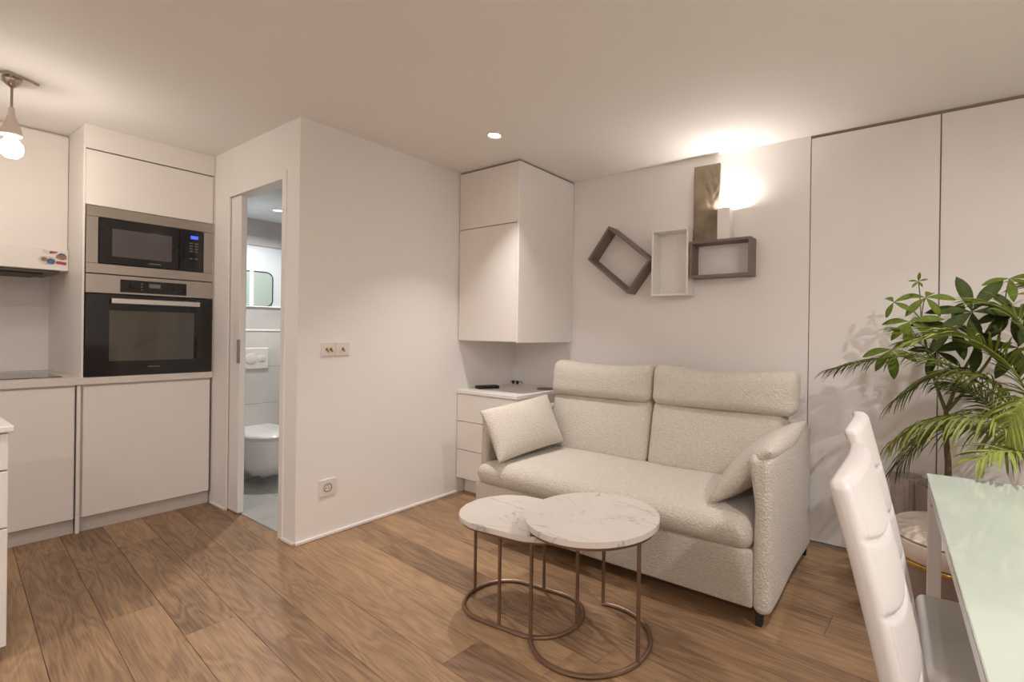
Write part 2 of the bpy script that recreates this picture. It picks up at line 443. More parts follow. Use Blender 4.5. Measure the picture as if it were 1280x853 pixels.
# ------------------------------------------------------------------ ceiling lights
def downlight(x, y, zc, label, power, col, glow, r=.034, group='recessed ceiling downlights', spread=150):
    t = thing('ceiling_downlight', label, 'downlight', (x, y, zc), 0, group)
    obj('trim_ring', lathe([(r+.001, 0), (r+.012, -.001), (r+.014, -.004), (r+.010, -.006), (r+.001, -.003), (r+.001, 0)]), 'white_plastic', t, True, world=False)
    obj('lens', lathe([(0, -.001), (r, -.001), (r, -.0004), (0, -.0004)]), glow, t, world=False)
    ld = bpy.data.lights.new('downlight_lamp', 'AREA'); ld.shape = 'DISK'; ld.size = r*1.9; ld.energy = power; ld.color = col; ld.spread = R(spread)
    lo = bpy.data.objects.new('downlight_lamp', ld); C.objects.link(lo); lo.parent = t; lo.location = (0, 0, -.007)
P_DOWN = 15
downlight(-2.142, 2.142, H, 'lit ceiling downlight in front of the corner cabinet', P_DOWN*.215, WARM, 'lamp_glow', spread=86)
downlight(.16, 2.14, H, 'ceiling downlight above the plants at the end of the dining table', P_DOWN*.24, WARM, 'lamp_glow', spread=105)
downlight(1.15, .75, H, 'added fill downlight along the right wall beside the dining table', P_DOWN*1.4, WARM, 'lamp_glow', spread=175)  # unseen lamp added to brighten faces turned to the right
downlight(-2.142, .15, H, 'ceiling downlight between the pendant lamp and the dining table', P_DOWN*.17, WARM, 'lamp_glow', spread=120)
downlight(.17, -1.2, H, 'added fill downlight by the rear wall on the wardrobe side', P_DOWN*.75, WARM, 'lamp_glow', spread=175)  # unseen lamp added for even fill from behind the camera
downlight(-2.142, -1.2, H, 'added fill downlight by the rear wall on the kitchen side', P_DOWN*.55, WARM, 'lamp_glow', spread=175)  # second unseen rear lamp, added to even out the light
downlight(-4.145, 1.818, 2.135, 'small bright downlight in the bathroom ceiling', 6, (1, .98, .96), 'cool_glow', .028)

# ------------------------------------------------------------------ kitchen
XKB = XL                                    # wall behind the units
# base unit right of the gap, under the oven
WY0 = -.95
def base_unit(y0, y1, label, door_mat='cabinet_white'):
    t = thing('base_cabinet', label, 'cabinet', ((XK+XKB)/2, (y0+y1)/2, 0))
    obj('carcass', box(XKB+.002, XK-.022, y0+.001, y1-.001, .09, .868), 'cabinet_white', t)
    obj('door', box(XK-.02, XK, y0+.006, y1-.008, .092, .857, .0015), door_mat, t)
    obj('plinth', box(XK-.055, XK-.037, y0, y1, 0, .09), 'plinth_shade', t)
    return t
base_unit(.731, 1.366, 'white flat-front base cabinet under the built-in oven')
base_unit(.11, .708, 'white flat-front base cabinet under the hob')
base_unit(-.5, .108, 'white flat-front base cabinet beside the drawer chest')
ft = tag(obj('filler_post', box(XK-.03, XK-.004, .711, .728, 0, .866, .002), 'cabinet_white'), 'narrow white filler post between the two base cabinets', 'post')
wt = tag(obj('worktop', box(XKB+.001, XK+.008, -.5, 1.371, .869, .911, .002), 'worktop'), 'pale continuous kitchen worktop carrying the oven tower and hob', 'worktop')
# hob
t = thing('hob', 'dark glass hob set in the pale kitchen worktop', 'hob', (-4.4, .38, .911))
obj('glass', box(-4.66, -4.15, .08, .665, .9112, .9165, .002), 'black_glass', t)
obj('steel_edge', box(-4.664, -4.146, .076, .669, .9112, .9135, .001), 'steel', t)
for cx, cy, r in ((-4.53, .5, .09), (-4.28, .5, .075), (-4.53, .23, .075), (-4.28, .23, .09)):
    obj('cooking_zone', lathe([(r-.002, .9168), (r, .9168), (r, .9170), (r-.002, .9170), (r-.002, .9168)], (cx, cy, 0)), 'button_grey', t)
# oven tower (open shelf column)
t = thing('oven_tower', 'tall white oven cabinet holding the microwave and oven', 'cabinet', ((XK+XKB)/2, 1.05, .911))
obj('side_panel', box(XKB+.002, XK-.001, .7255, .735, .911, H-.002, .001), 'cabinet_white', t)
obj('side_panel', box(XKB+.002, XK-.001, 1.366, 1.3715, .911, H-.002), 'cabinet_white', t)
obj('back_panel', box(XKB+.002, XKB+.012, .734, 1.365, .911, H-.002), 'cabinet_white', t)
obj('shelf', box(XKB+.012, XK-.03, .734, 1.365, 1.508, 1.524), 'cabinet_white', t)
obj('shelf', box(XKB+.012, XK-.03, .734, 1.365, 1.932, 1.95), 'cabinet_white', t)
obj('flap_door', box(XK-.02, XK, .736, 1.363, 1.931, 2.254, .0015), 'cabinet_white', t)
obj('filler_panel', box(XK-.022, XK-.002, .734, 1.366, 2.262, H-.001), 'cabinet_white', t)
# microwave
t = thing('microwave', 'built-in microwave with black door and steel surround above the oven', 'microwave', (XK-.2, 1.05, 1.526))
b = box(XK-.012, XK+.006, .738, 1.365, 1.529, 1.588, .002); box(XK-.012, XK+.006, .738, 1.365, 1.864, 1.927, .002, bm=b)
box(XK-.012, XK+.006, .738, .791, 1.588, 1.864, .002, bm=b); box(XK-.012, XK+.006, 1.309, 1.365, 1.588, 1.864, .002, bm=b)
obj('steel_frame', b, 'steel', t)
obj('body', box(XK-.4, XK-.01, .77, 1.33, 1.5245, 1.88), 'dark_metal', t)
dr = obj('door', box(XK-.009, XK+.011, .793, 1.176, 1.590, 1.862, .003), 'black_glass', t)
obj('window', box(XK+.010, XK+.0125, .85, 1.137, 1.637, 1.804, .0008), 'micro_window', dr)
obj('brand_mark', box(XK+.0105, XK+.0118, 1.022, 1.082, 1.610, 1.616), 'button_grey', dr)
cp = obj('control_panel', box(XK-.009, XK+.011, 1.178, 1.307, 1.590, 1.862, .003), 'black_glass', t)
obj('display', box(XK+.0105, XK+.0125, 1.236, 1.276, 1.806, 1.827), 'display_blue', cp)
for r_i in range(5):
    for c_i in range(2):
        zz = 1.776-.018*r_i - (.03 if r_i == 4 else 0)
        obj('button', box(XK+.0105, XK+.0122, 1.230+.028*c_i, 1.248+.028*c_i, zz-.004, zz+.004), 'button_grey', cp)
# oven
t = thing('oven', 'built-in black glass oven with steel control fascia', 'oven', (XK-.25, 1.05, .911))
obj('body', box(XK-.53, XK-.012, .76, 1.34, .911, 1.50), 'dark_metal', t)
fa = obj('control_fascia', box(XK-.012, XK+.008, .738, 1.365, 1.412, 1.524, .002), 'steel', t)
cpn = obj('control_panel', box(XK+.007, XK+.0105, .889, 1.217, 1.424, 1.502, .001), 'black_glass', fa)
for ky in (.943, 1.153):
    obj('knob', lathe([(0, .014), (.011, .014), (.013, .011), (.014, 0), (0, 0)], (XK+.0105, ky, 1.464), 24, axis='X'), 'dark_metal', fa, True)
obj('display', box(XK+.010, XK+.0115, 1.025, 1.081, 1.460, 1.485), 'display_grey', fa)
for k in range(3): obj('button', lathe([(0, .002), (.004, .002), (.004, 0), (0, 0)], (XK+.0105, .99, 1.445+.018*k), 12, axis='X'), 'button_grey', fa)
dr = obj('door', box(XK-.012, XK+.009, .738, 1.365, .914, 1.408, .003), 'black_glass', t)
obj('window', box(XK+.008, XK+.0105, .842, 1.261, 1.003, 1.311, .001), 'oven_window', dr)
obj('brand_mark', box(XK+.0088, XK+.0102, 1.024, 1.082, .961, .966), 'button_grey', dr)
hb = box(XK+.032, XK+.044, .845, 1.283, 1.352, 1.384, .004, seg=2)
for hy in (.865, 1.263): box(XK+.006, XK+.036, hy-.01, hy+.01, 1.358, 1.378, .002, bm=hb)
obj('handle', hb, 'steel_handle', dr)
# wall cabinets over the hob
def wall_unit(y0, y1, label):
    t = thing('wall_cabinet', label, 'cabinet', (-4.7, (y0+y1)/2, 1.69))
    obj('carcass', box(XKB+.002, -4.435, y0+.001, y1-.001, 1.69, H-.002), 'cabinet_white', t)
    obj('door', box(-4.433, -4.415, y0+.002, y1-.001, 1.683, H-.012, .0015), 'cabinet_white', t)
wall_unit(.07, .7245, 'white wall cabinet above the cooker hood')
wall_unit(-.5, .068, 'white wall cabinet next to the one over the hood')
# hood
t = thing('cooker_hood', 'slim white cooker hood with magnets stuck on its front', 'hood', (-4.65, .4, 1.54))
obj('housing', box(XKB+.002, -4.385, .07, .7245, 1.552, 1.682, .003), 'cabinet_white', t)
obj('underside', box(XKB+.02, -4.41, .09, .69, 1.535, 1.551, .002), 'hood_under', t)
obj('filter', box(-4.87, -4.47, .15, .63, 1.528, 1.536, .002), 'dark_metal', t)
# magnets on the hood front (x = -4.385)
def disc_poly(cy, cz, ry, rz, n=20, ang=0, fn=None):
    out = []
    for i in range(n):
        a = 2*math.pi*i/n; f = fn(a) if fn else 1
        y, z = ry*math.cos(a)*f, rz*math.sin(a)*f
        out.append((cy+y*math.cos(ang)-z*math.sin(ang), cz+y*math.sin(ang)+z*math.cos(ang)))
    return out
def plate_x(poly, x0, x1):
    b = prism(poly, 0, x1-x0)
    return xf(b, Matrix(((0, 0, 1, x0), (1, 0, 0, 0), (0, 1, 0, 0), (0, 0, 0, 1))))
XM = -4.3855
t = thing('fridge_magnet', 'small red and grey tapered magnet, topmost on the cooker hood', 'magnet', (XM, .646, 1.655), 0, 'magnets on the cooker hood')
obj('base_plate', plate_x([(.612, 1.676), (.640, 1.668), (.680, 1.668), (.672, 1.655), (.640, 1.648), (.618, 1.656)], XM, XM+.004), 'mag_pale', t)
obj('picture', plate_x([(.644, 1.667), (.677, 1.666), (.670, 1.657), (.642, 1.651)], XM+.0035, XM+.006), 'mag_red', t)
t = thing('fridge_magnet', 'round blue and beige souvenir magnet on the cooker hood', 'magnet', (XM, .63, 1.59), 0, 'magnets on the cooker hood')
obj('base_plate', plate_x(disc_poly(.632, 1.611, .036, .025, fn=lambda a: 1+.08*math.sin(3*a)), XM, XM+.004), 'mag_pale', t)
obj('picture', plate_x(disc_poly(.648, 1.605, .018, .017), XM+.0035, XM+.006), 'mag_blue', t)
obj('picture', plate_x(disc_poly(.620, 1.614, .014, .013), XM+.0035, XM+.006), 'mag_multi', t)
t = thing('fridge_magnet', 'brown arched souvenir magnet on the cooker hood', 'magnet', (XM, .697, 1.62), 0, 'magnets on the cooker hood')
obj('base_plate', plate_x([(.668, 1.628), (.672, 1.646), (.690, 1.660), (.706, 1.656), (.716, 1.640), (.714, 1.622), (.690, 1.618)], XM, XM+.004), 'mag_multi', t)
obj('picture', plate_x([(.676, 1.648), (.690, 1.660), (.706, 1.656), (.712, 1.646), (.695, 1.650)], XM+.0035, XM+.006), 'mag_blue', t)
t = thing('fridge_magnet', 'small pink rectangular magnet, lowest on the cooker hood', 'magnet', (XM, .697, 1.588), 0, 'magnets on the cooker hood')
obj('base_plate', plate_x([(.672, 1.610), (.715, 1.605), (.713, 1.588), (.670, 1.593)], XM, XM+.004), 'mag_red', t)
obj('picture', plate_x([(.677, 1.606), (.710, 1.602), (.709, 1.592), (.675, 1.596)], XM+.0035, XM+.006), 'mag_pink', t)

# pendant lamp
PX, PY = -3.619, .40
t = thing('pendant_lamp', 'small bare-bulb pendant lamp with cream holder and chrome ceiling plate', 'lamp', (PX, PY, H))
b = box(-.065, .065, -.065, .065, -.012, -.0005, .003)
xf(b, Matrix.Rotation(R(30), 4, 'Z')); obj('ceiling_plate', b, 'chrome', t, world=False)
obj('canopy', lathe([(0, -.011), (.035, -.012), (.030, -.03), (.012, -.044), (.006, -.05), (0, -.05)], n=24), 'chrome', t, True, world=False)
for a in (30, 210):
    obj('screw', lathe([(0, -.016), (.006, -.015), (.008, -.012), (0, -.012)], (.048*math.cos(R(a)), .048*math.sin(R(a)), 0), 12), 'chrome', t, True, world=False)
obj('cord', tube([(0, 0, -.045), (0, 0, -.145)], .0045), 'grey_plastic', t, True, world=False)
obj('bulb_holder', lathe([(.004, -.14), (.010, -.145), (.012, -.18), (.022, -.215), (.034, -.25), (.038, -.275), (.034, -.28), (0, -.278)], n=28), 'pouf_cream', t, True, world=False)
obj('bulb', lathe([(0, -.28), (.018, -.281), (.022, -.295), (.038, -.32), (.042, -.342), (.036, -.366), (.020, -.382), (0, -.387)], n=28), 'bulb_glow', t, True, world=False)

# chest of drawers at the left edge
CX1, CYF = -2.712, .304
t = thing('drawer_chest', 'white chest of drawers standing free by the kitchen, seen side-on', 'chest', (-2.95, .05, 0))
obj('body', box(-3.18, CX1, -.25, CYF-.026, .05, .828, .002), 'white_lacquer', t)
obj('top', box(-3.20, CX1+.012, -.27, CYF+.012, .828, .850, .003), 'white_lacquer', t)
for z0, z1 in ((.055, .478), (.484, .686), (.692, .822)):
    d = obj('drawer', box(-3.178, CX1-.002, CYF-.022, CYF, z0, z1, .002), 'white_lacquer', t)
    obj('handle', box(-3.02, -2.87, CYF-.001, CYF+.012, z1-.04, z1-.03, .003), 'steel', d)
for fx in (-3.14, CX1-.04):
    for fy in (-.21, CYF-.06):
        obj('foot', lathe([(0, 0), (.018, 0), (.022, .05), (0, .05)], (fx, fy, 0), 12), 'rubber', t)

# switches on the partition
t = thing('light_switch', 'double white switch plate with brass toggles on the partition wall', 'switch', (XP, 1.586, 1.06))
obj('plate', box(XP-.0005, XP+.008, 1.501, 1.585, 1.058, 1.138, .002), 'white_plastic', t)
obj('plate', box(XP-.0005, XP+.008, 1.5865, 1.671, 1.058, 1.138, .002), 'white_plastic', t)
for sy in (1.532, 1.556, 1.629):
    g = obj('toggle_rosette', lathe([(0, .004), (.007, .003), (.009, 0), (0, 0)], (XP+.008, sy, 1.098), 16, axis='X'), 'brass', t, True)
    obj('toggle', tube([(XP+.01, sy, 1.098), (XP+.022, sy, 1.088), (XP+.026, sy, 1.083)], [.003, .0042, .0046]), 'brass', g, True)
t = thing('wall_outlet', 'white square electrical outlet low on the partition wall', 'outlet', (XP, 1.547, .24))
obj('plate', box(XP-.0005, XP+.009, 1.498, 1.598, .236, .336, .003), 'white_plastic', t)
s_ = obj('socket', lathe([(.026, .0005), (.024, .002), (.021, .002), (.020, -.001), (0, -.001)], (XP+.0095, 1.548, .286), 28, axis='X'), 'grey_plastic', t, True)
for dy in (-.0095, .0095): obj('pin_hole', lathe([(0, .0004), (.003, .0004), (.003, 0), (0, 0)], (XP+.0088, 1.548+dy, .283), 10, axis='X'), 'dark_gap', s_)
obj('earth_pin', lathe([(0, .006), (.002, .005), (.0024, 0), (0, 0)], (XP+.0088, 1.548, .296), 10, axis='X'), 'steel', s_)

# ------------------------------------------------------------------ bathroom things
TY = 1.80
t = thing('toilet', 'white wall-hung toilet with closed lid in the bathroom', 'toilet', (XBW+.27, TY, 0))
def dpoly(l, w, n=28, x0=XBW+.002):
    pts = [(x0, TY-w*.9), ]
    for i in range(n+1):
        a = -math.pi/2 + math.pi*i/n
        pts.append((x0+l-w*1.15+w*1.15*math.cos(a), TY+w*math.sin(a)))
    pts.append((x0, TY+w*.9)); return pts
def loft(sections):
    b = bmesh.new(); rs = [[b.verts.new((x, y, z)) for x, y in p] for p, z in sections]; n = len(rs[0])
    for a, c_ in zip(rs, rs[1:]):
        for i in range(n): b.faces.new((a[i], a[(i+1) % n], c_[(i+1) % n], c_[i]))
    b.faces.new(rs[0][::-1]); b.faces.new(rs[-1]); return b
obj('bowl', loft([(dpoly(.36, .09), .085), (dpoly(.42, .13), .10), (dpoly(.48, .165), .17), (dpoly(.515, .18), .27), (dpoly(.525, .183), .375)]), 'ceramic', t, True, ang=50)
obj('seat', loft([(dpoly(.53, .186), .378), (dpoly(.535, .188), .388)]), 'ceramic', t, True)
obj('lid', loft([(dpoly(.535, .188), .391), (dpoly(.537, .19), .405), (dpoly(.52, .178), .421), (dpoly(.44, .12), .427)]), 'ceramic', t, True, ang=50)
obj('waste_pipe', tube([(XBW+.02, TY, .13), (XBW+.16, TY, .12), (XBW+.24, TY, .075)], .045, 14), 'ceramic', t, True)
t = thing('flush_plate', 'white square flush plate on the tiled wall above the toilet', 'plate', (XBW, 1.80, .885))
obj('plate', box(XBW-.001, XBW+.010, 1.69, 1.905, .885, 1.055, .004), 'white_plastic', t)
obj('button', lathe([(.042, 0), (.042, .003), (.038, .004), (0, .004)], (XBW+.010, 1.775, .97), 28, axis='X'), 'white_plastic', t, True)
obj('button', lathe([(.028, 0), (.028, .003), (.025, .004), (0, .004)], (XBW+.010, 1.852, .97), 28, axis='X'), 'white_plastic', t, True)
# mirror and light strip reflected in a wall mirror, built as solid parts
def rrect(y0, y1, z0, z1, r, n=6):
    p = []
    for cy, cz, a0 in ((y1-r, z1-r, 0), (y0+r, z1-r, 90), (y0+r, z0+r, 180), (y1-r, z0+r, 270)):
        for i in range(n+1): p.append((cy+r*math.cos(R(a0+90*i/n)), cz+r*math.sin(R(a0+90*i/n))))
    return p
XW = XBW-.17
t = thing('reflected_mirror', 'reflection of a rounded dark-framed mirror, built solid on the bathroom wall', 'mirror', (XW, 1.86, 1.405))
obj('glass', plate_x(rrect(1.60, 1.998, 1.408, 1.69, .05), XW, XW+.012), 'mirror', t)
b = tube([(XW+.008, y, z) for y, z in rrect(1.597, 2.001, 1.405, 1.693, .053)], .006, 8, closed=True)
obj('frame', b, 'dark_metal', t, True)
tag(obj('reflected_strip', box(XW, XW+.02, 1.828, 1.848, 1.41, 1.86, .003), 'led_reflection'), 'reflection of a vertical light strip, built solid beside the rounded bathroom mirror', 'light')
# ------------------------------------------------------------------ corner cabinet
t = thing('wall_cabinet', 'tall white two-door wall cabinet hanging in the corner by the sofa', 'cabinet', ((XP+XC)/2, (YC+YB)/2, 1.143))
obj('carcass', box(XP+.003, XC-.002, YC+.02, YB-.002, 1.143, 2.384, .001), 'cabinet_white', t)
obj('side_panel', box(XC-.018, XC, YC+.001, YB-.002, 1.140, 2.386, .0015), 'white_lacquer', t)
obj('door', box(XP+.006, XC-.019, YC, YC+.019, 1.147, 1.965, .0015), 'cabinet_white', t)
obj('door', box(XP+.006, XC-.019, YC, YC+.019, 1.971, 2.384, .0015), 'cabinet_white', t)
obj('top_gap', box(XP+.003, XC-.012, YC+.012, YB-.002, 2.386, H-.001), 'gap_shade', t)  # strip coloured like the shaded gap up to the ceiling
t = thing('drawer_cabinet', 'low white three-drawer cabinet in the corner beside the sofa', 'cabinet', ((XP+XC)/2, (YC+YB)/2, .12))
obj('carcass', box(XP+.003, XC-.002, YC+.02, YB-.002, .12, .748), 'cabinet_white', t)
obj('top', box(XP+.002, XC+.004, YC-.004, YB-.001, .750, .777, .002), 'white_lacquer', t)
for z0, z1 in ((.122, .330), (.335, .541), (.546, .746)):
    obj('drawer', box(XP+.006, XC-.003, YC, YC+.019, z0, z1, .0015), 'cabinet_white', t)
obj('plinth', box(XP+.01, XC-.03, YC+.08, YB-.01, 0, .12), 'cabinet_white', t)
# clutter on the low cabinet
t = thing('set_top_box', 'black flat set-top box lying on the corner drawer cabinet', 'electronics', (-2.76, 2.72, .777), R(62))
obj('case', box(-.085, .085, -.045, .045, 0, .022, .006), 'rubber', t, world=False)
obj('front_panel', box(-.08, .08, -.047, -.044, .004, .016), 'black_glass', t, world=False)
t = thing('sunglasses', 'dark folded sunglasses at the back of the drawer cabinet', 'glasses', (-2.80, 3.09, .777))
for s in (-1, 1):
    obj('lens', lathe([(0, .002), (.013, .003), (.016, .001), (.014, -.001), (0, -.001)], (s*.024, -.01, .017), 18, axis='Y'), 'black_glass', t, True, world=False)
    obj('temple', tube([(s*.045, -.008, .026), (s*.045, .02, .024), (s*.040, .04, .003)], .0022), 'rubber', t, True, world=False)
obj('bridge', tube([(-.045, -.01, .026), (0, -.012, .028), (.045, -.01, .026)], .003), 'rubber', t, True, world=False)
t = thing('slim_box', 'small dark grey slim box on the drawer cabinet next to the sofa', 'box', (-2.37, 2.97, .777), R(20))
obj('cover', box(-.07, .07, -.045, .045, 0, .010, .003), 'taupe', t, world=False)
obj('pages', box(-.067, .0715, -.042, .042, .002, .008), 'mag_pale', t, world=False)

# ------------------------------------------------------------------ wardrobe
t = thing('wardrobe', 'built-in floor-to-ceiling white wardrobe with flat handleless doors', 'wardrobe', (.6, YB+.03, 0))
obj('back_panel', box(-.553, XR-.001, YB+.0105, YB+.12, 0, H), 'gap_shade', t)  # its colour carries the shade of the door gaps
for x0, x1 in ((-.548, .0715), (.0775, .690), (.696, 1.31), (1.316, XR-.004)):
    obj('door', box(x0, x1, YB, YB+.010, .012, H-.018, .0012), 'white_lacquer', t)
struct('trim_3', box(-.553, XR-.002, YB+.003, YB+.0104, H-.007, H, 0), 'gap_shade', label='thin strip coloured as the shaded gap above the wardrobe doors')  # added strip, shade of the top gap as its colour

# ------------------------------------------------------------------ wall shelves and lamp
def cube_shelf(label, cx, cz, wd_, ht, dp, th, m, ang=0, back=False):
    t = thing('box_shelf', label, 'shelf', (cx, YB, cz), 0, 'open box shelves on the wall'); t.rotation_euler = (0, R(ang), 0)
    hw, hh = wd_/2, ht/2
    for nm, a in (('panel', (-hw, hw, -dp, -.0005, hh-th, hh)), ('panel', (-hw, hw, -dp, -.0005, -hh, -hh+th)),
                  ('panel', (-hw, -hw+th, -dp, -.0005, -hh+th, hh-th)), ('panel', (hw-th, hw, -dp, -.0005, -hh+th, hh-th))):
        obj(nm, box(*a, .001), m, t, world=False)
    if back: obj('back_panel', box(-hw+th, hw-th, -.008, -.0005, -hh+th, hh-th), m, t, world=False)
cube_shelf('taupe open box shelf hung tilted like a diamond', -1.797, 1.743, .432, .292, .12, .016, 'taupe', 38)
cube_shelf('white upright open box shelf between the two taupe ones', -1.397, 1.695, .264, .445, .12, .012, 'white_lacquer', 0, True)
cube_shelf('taupe horizontal open box shelf under the bronze wall lamp', -1.058, 1.700, .394, .236, .12, .016, 'taupe', 0)
t = thing('wall_lamp', 'wall lamp with tall textured bronze plate and bright upward light', 'lamp', (-1.12, YB, 1.83))
# hammered plate: gridded front with a shallow relief
pw0, pw1, pz0, pz1 = -1.262, -1.085, 1.822, 2.327
def relief(p, n):
    if n.y < -.5:
        k = max(0, 1-abs((p.x-pw0)/(pw1-pw0)-.8)/.4)*max(0, 1-abs(p.z-2.17)/.16)
        p.y += k*(.004*math.sin(p.z*95+3*math.sin(p.x*60))+.003*math.sin(p.x*120+p.z*40))
    return p
obj('plate', rbox(pw0, pw1, YB-.045, YB-.025, pz0, pz1, .003, 2, 30, relief), 'lamp_plate', t, True, ang=60)
obj('bracket', box(-1.20, -1.13, YB-.026, YB, 1.95, 2.22), 'dark_metal', t)
b = bmesh.new(); lx0, lx1, ly0, lz0, lz1 = -1.082, -1.005, YB-.092, 1.8225, 2.022
b.free(); th = .005
b = box(lx0, lx1, ly0, ly0+th, lz0, lz1, .001); box(lx0, lx0+th, ly0+th, YB, lz0, lz1, bm=b); box(lx1-th, lx1, ly0+th, YB, lz0, lz1, bm=b); box(lx0+th, lx1-th, ly0+th, YB-.0005, lz0, lz0+th, bm=b)
obj('shade', b, 'white_lacquer', t)
obj('bulb', lathe([(0, -.026), (.010, -.025), (.020, -.014), (.022, 0), (.018, .016), (.008, .024), (0, .025)], ((lx0+lx1)/2, YB-.050, 1.955), 20), 'bulb_glow', t, True)
ld = bpy.data.lights.new('wall_lamp_light', 'POINT'); ld.energy = 4.2; ld.color = WARM; ld.shadow_soft_size = .011
lo = bpy.data.objects.new('wall_lamp_light', ld); C.objects.link(lo); lo.location = ((lx0+lx1)/2, YB-.055, 2.013); lo.parent = t; lo.location -= BASE[t.name]
ld = bpy.data.lights.new('pendant_light', 'POINT'); ld.energy = 1.6; ld.color = WARM; ld.shadow_soft_size = .04
lo = bpy.data.objects.new('pendant_light', ld); C.objects.link(lo); lo.location = (PX, PY, H-.432)

# ------------------------------------------------------------------ sofa
SX0, SX1, SYF, SYB = -2.215, -.495, 2.09, 3.03
t = thing('sofa', 'cream two-seat bouclé sofa with high padded headrests', 'sofa', ((SX0+SX1)/2, 2.55, 0))
def soft(amp, fx=3, fz=4, ph=0):
    def f(p, n):
        k = amp*(math.sin(p.x*fx*2+ph)+math.sin(p.z*fz*3+p.y*5+ph*1.7))*.5
        return p + Vector((n.x, n.y, n.z)).normalized()*k
    return f
def armfn(sgn):
    def f(p, n):
        if n.z > 0:                                   # padded roll on the top, thicker at the back
            k = max(0, (p.z-.50)/.22); p.x += -sgn*(0 if n.x*sgn > 0 else .035*k)
        fr = max(0, (2.30-p.y)/.22)
        p.z -= .012*max(0, n.z)*fr*fr
        return p + Vector((n.x*.004*math.sin(p.y*9+p.z*7), 0, .006*math.sin(p.y*8)*max(0, n.z)))
    return f
obj('armrest', rbox(SX0, SX0+.068, SYF+.035, 2.98, .062, .712, .03, 4, 12, armfn(-1)), 'boucle', t, True, ang=80)
obj('armrest', rbox(SX1-.072, SX1, SYF-.005, 2.98, .055, .725, .035, 4, 12, armfn(1)), 'boucle', t, True, ang=80)
obj('base', rbox(SX0+.069, SX1-.071, SYF+.0345, 2.95, .085, .312, .012, 3, 6), 'boucle', t, True, ang=60)
def seatfn(p, n):
    if n.z > 0: p.z += .016*(1-n.x**4)*(1-n.y**2) + .004*math.sin(p.x*6)
    if n.y < 0: p.y -= .012*(1-n.x**4)*(1-n.z**2)
    k = max(0, (2.16-p.y)/.08)
    if p.x < SX0+.3: p.x -= .066*min(1, k)*max(0, -n.x)
    return p
obj('front_panel', rbox(SX0+.004, SX1-.073, SYF+.002, SYF+.034, .072, .312, .012, 3, 6), 'boucle', t, True, ang=60)
obj('seat_cushion', rbox(SX0+.070, SX1-.072, SYF-.02, 2.74, .300, .442, .066, 6, 16, seatfn), 'boucle', t, True, ang=80)
obj('back_frame', rbox(SX0+.069, SX1-.071, 2.86, 3.02, .08, .74, .03, 3, 6), 'boucle', t, True, ang=80)
XM_ = -1.365
def backfn(tilt, y0, z0, bulge, cx, sag=0, flare=0):
    def f(p, n):
        if n.y < 0: p.y -= bulge*(1-n.x**4)*(1-n.z**2)
        p.y += .004*math.sin(p.x*9+p.z*5)
        dz = p.z-z0
        p.y += dz*math.tan(R(tilt))
        if n.z > 0: p.z += sag*n.x*n.x - .003*math.sin(p.x*11)
        return p
    return f
for x0, x1 in ((SX0+.085, XM_-.003), (XM_+.003, SX1-.092)):
    obj('back_cushion', rbox(x0, x1, 2.645, 2.80, .415, .80, .05, 5, 14, backfn(14, 2.64, .415, .028, (x0+x1)/2, .012)), 'boucle', t, True, ang=80)
for x0, x1 in ((SX0+.075, XM_-.002), (XM_+.002, SX1-.035)):
    obj('headrest', rbox(x0, x1, 2.700, 2.865, .785, 1.0, .058, 6, 14, backfn(10, 2.7, .785, .02, (x0+x1)/2, .034)), 'boucle', t, True, ang=80)
for lx, ly in ((SX0+.09, SYF+.05), (SX1-.05, SYF+.035), (SX0+.06, 2.93), (SX1-.03, 2.955)):
    obj('leg', loft([([(lx-.013, ly-.013), (lx+.013, ly-.013), (lx+.013, ly+.013), (lx-.013, ly+.013)], 0), ([(lx-.018, ly-.018), (lx+.018, ly-.018), (lx+.018, ly+.018), (lx-.018, ly+.018)], .095)]), 'rubber', t)
# loose pillows
t = tag(obj('pillow', pillow((-1.985, 2.055, .462), (-1.93, 2.60, .50), (-2.125, 2.66, .79), (-2.19, 2.10, .735), .15), 'boucle_pillow', None, True, ang=85), 'cream bouclé pillow leaning on the sofa arm by the corner cabinet', 'pillow')
t = tag(obj('pillow', pillow((-.77, 2.70, .49), (-.77, 2.13, .468), (-.50, 2.075, .742), (-.488, 2.78, .775), .15), 'boucle_pillow', None, True, ang=85), 'cream bouclé pillow slumped against the sofa arm near the dining chairs', 'pillow')

# ------------------------------------------------------------------ coffee tables
def stadium(l, w_, n=18):
    r = w_/2; s = l/2-r; p = []
    for i in range(n+1): a = -math.pi/2+math.pi*i/n; p.append((s+r*math.cos(a), r*math.sin(a)))
    for i in range(n+1): a = math.pi/2+math.pi*i/n; p.append((-s+r*math.cos(a), r*math.sin(a)))
    return p
t = thing('coffee_table', 'lower oval marble-top coffee table with bronze frame', 'coffee table', (-1.432, 1.645, 0), R(6), 'nesting marble coffee tables')
ZO = .415
obj('top', prism(stadium(.61, .40), ZO-.022, ZO, bev=.003), 'marble', t, True, world=False, ang=35)
fr = prism(stadium(.59, .38), ZO-.034, ZO-.022); obj('top_rim', fr, 'bronze', t, world=False)
obj('base_ring', tube([(x, y, .009) for x, y in stadium(.555, .345)], .009, 8, closed=True), 'bronze', t, True, world=False)
for lx, ly in ((-.272, 0), (.272, 0), (0, -.168), (0, .168)):
    obj('leg', tube([(lx, ly, .006), (lx, ly, ZO-.028)], .0075, 10), 'bronze', t, True, world=False)
t = thing('coffee_table', 'taller round marble-top coffee table with open C-shaped base', 'coffee table', (-1.075, 1.645, 0), 0, 'nesting marble coffee tables')
ZR = .492
circ = lambda r, n=48: [(r*math.cos(2*math.pi*i/n), r*math.sin(2*math.pi*i/n)) for i in range(n)]
obj('top', prism(circ(.267), ZR-.022, ZR, bev=.003), 'marble', t, True, world=False, ang=35)
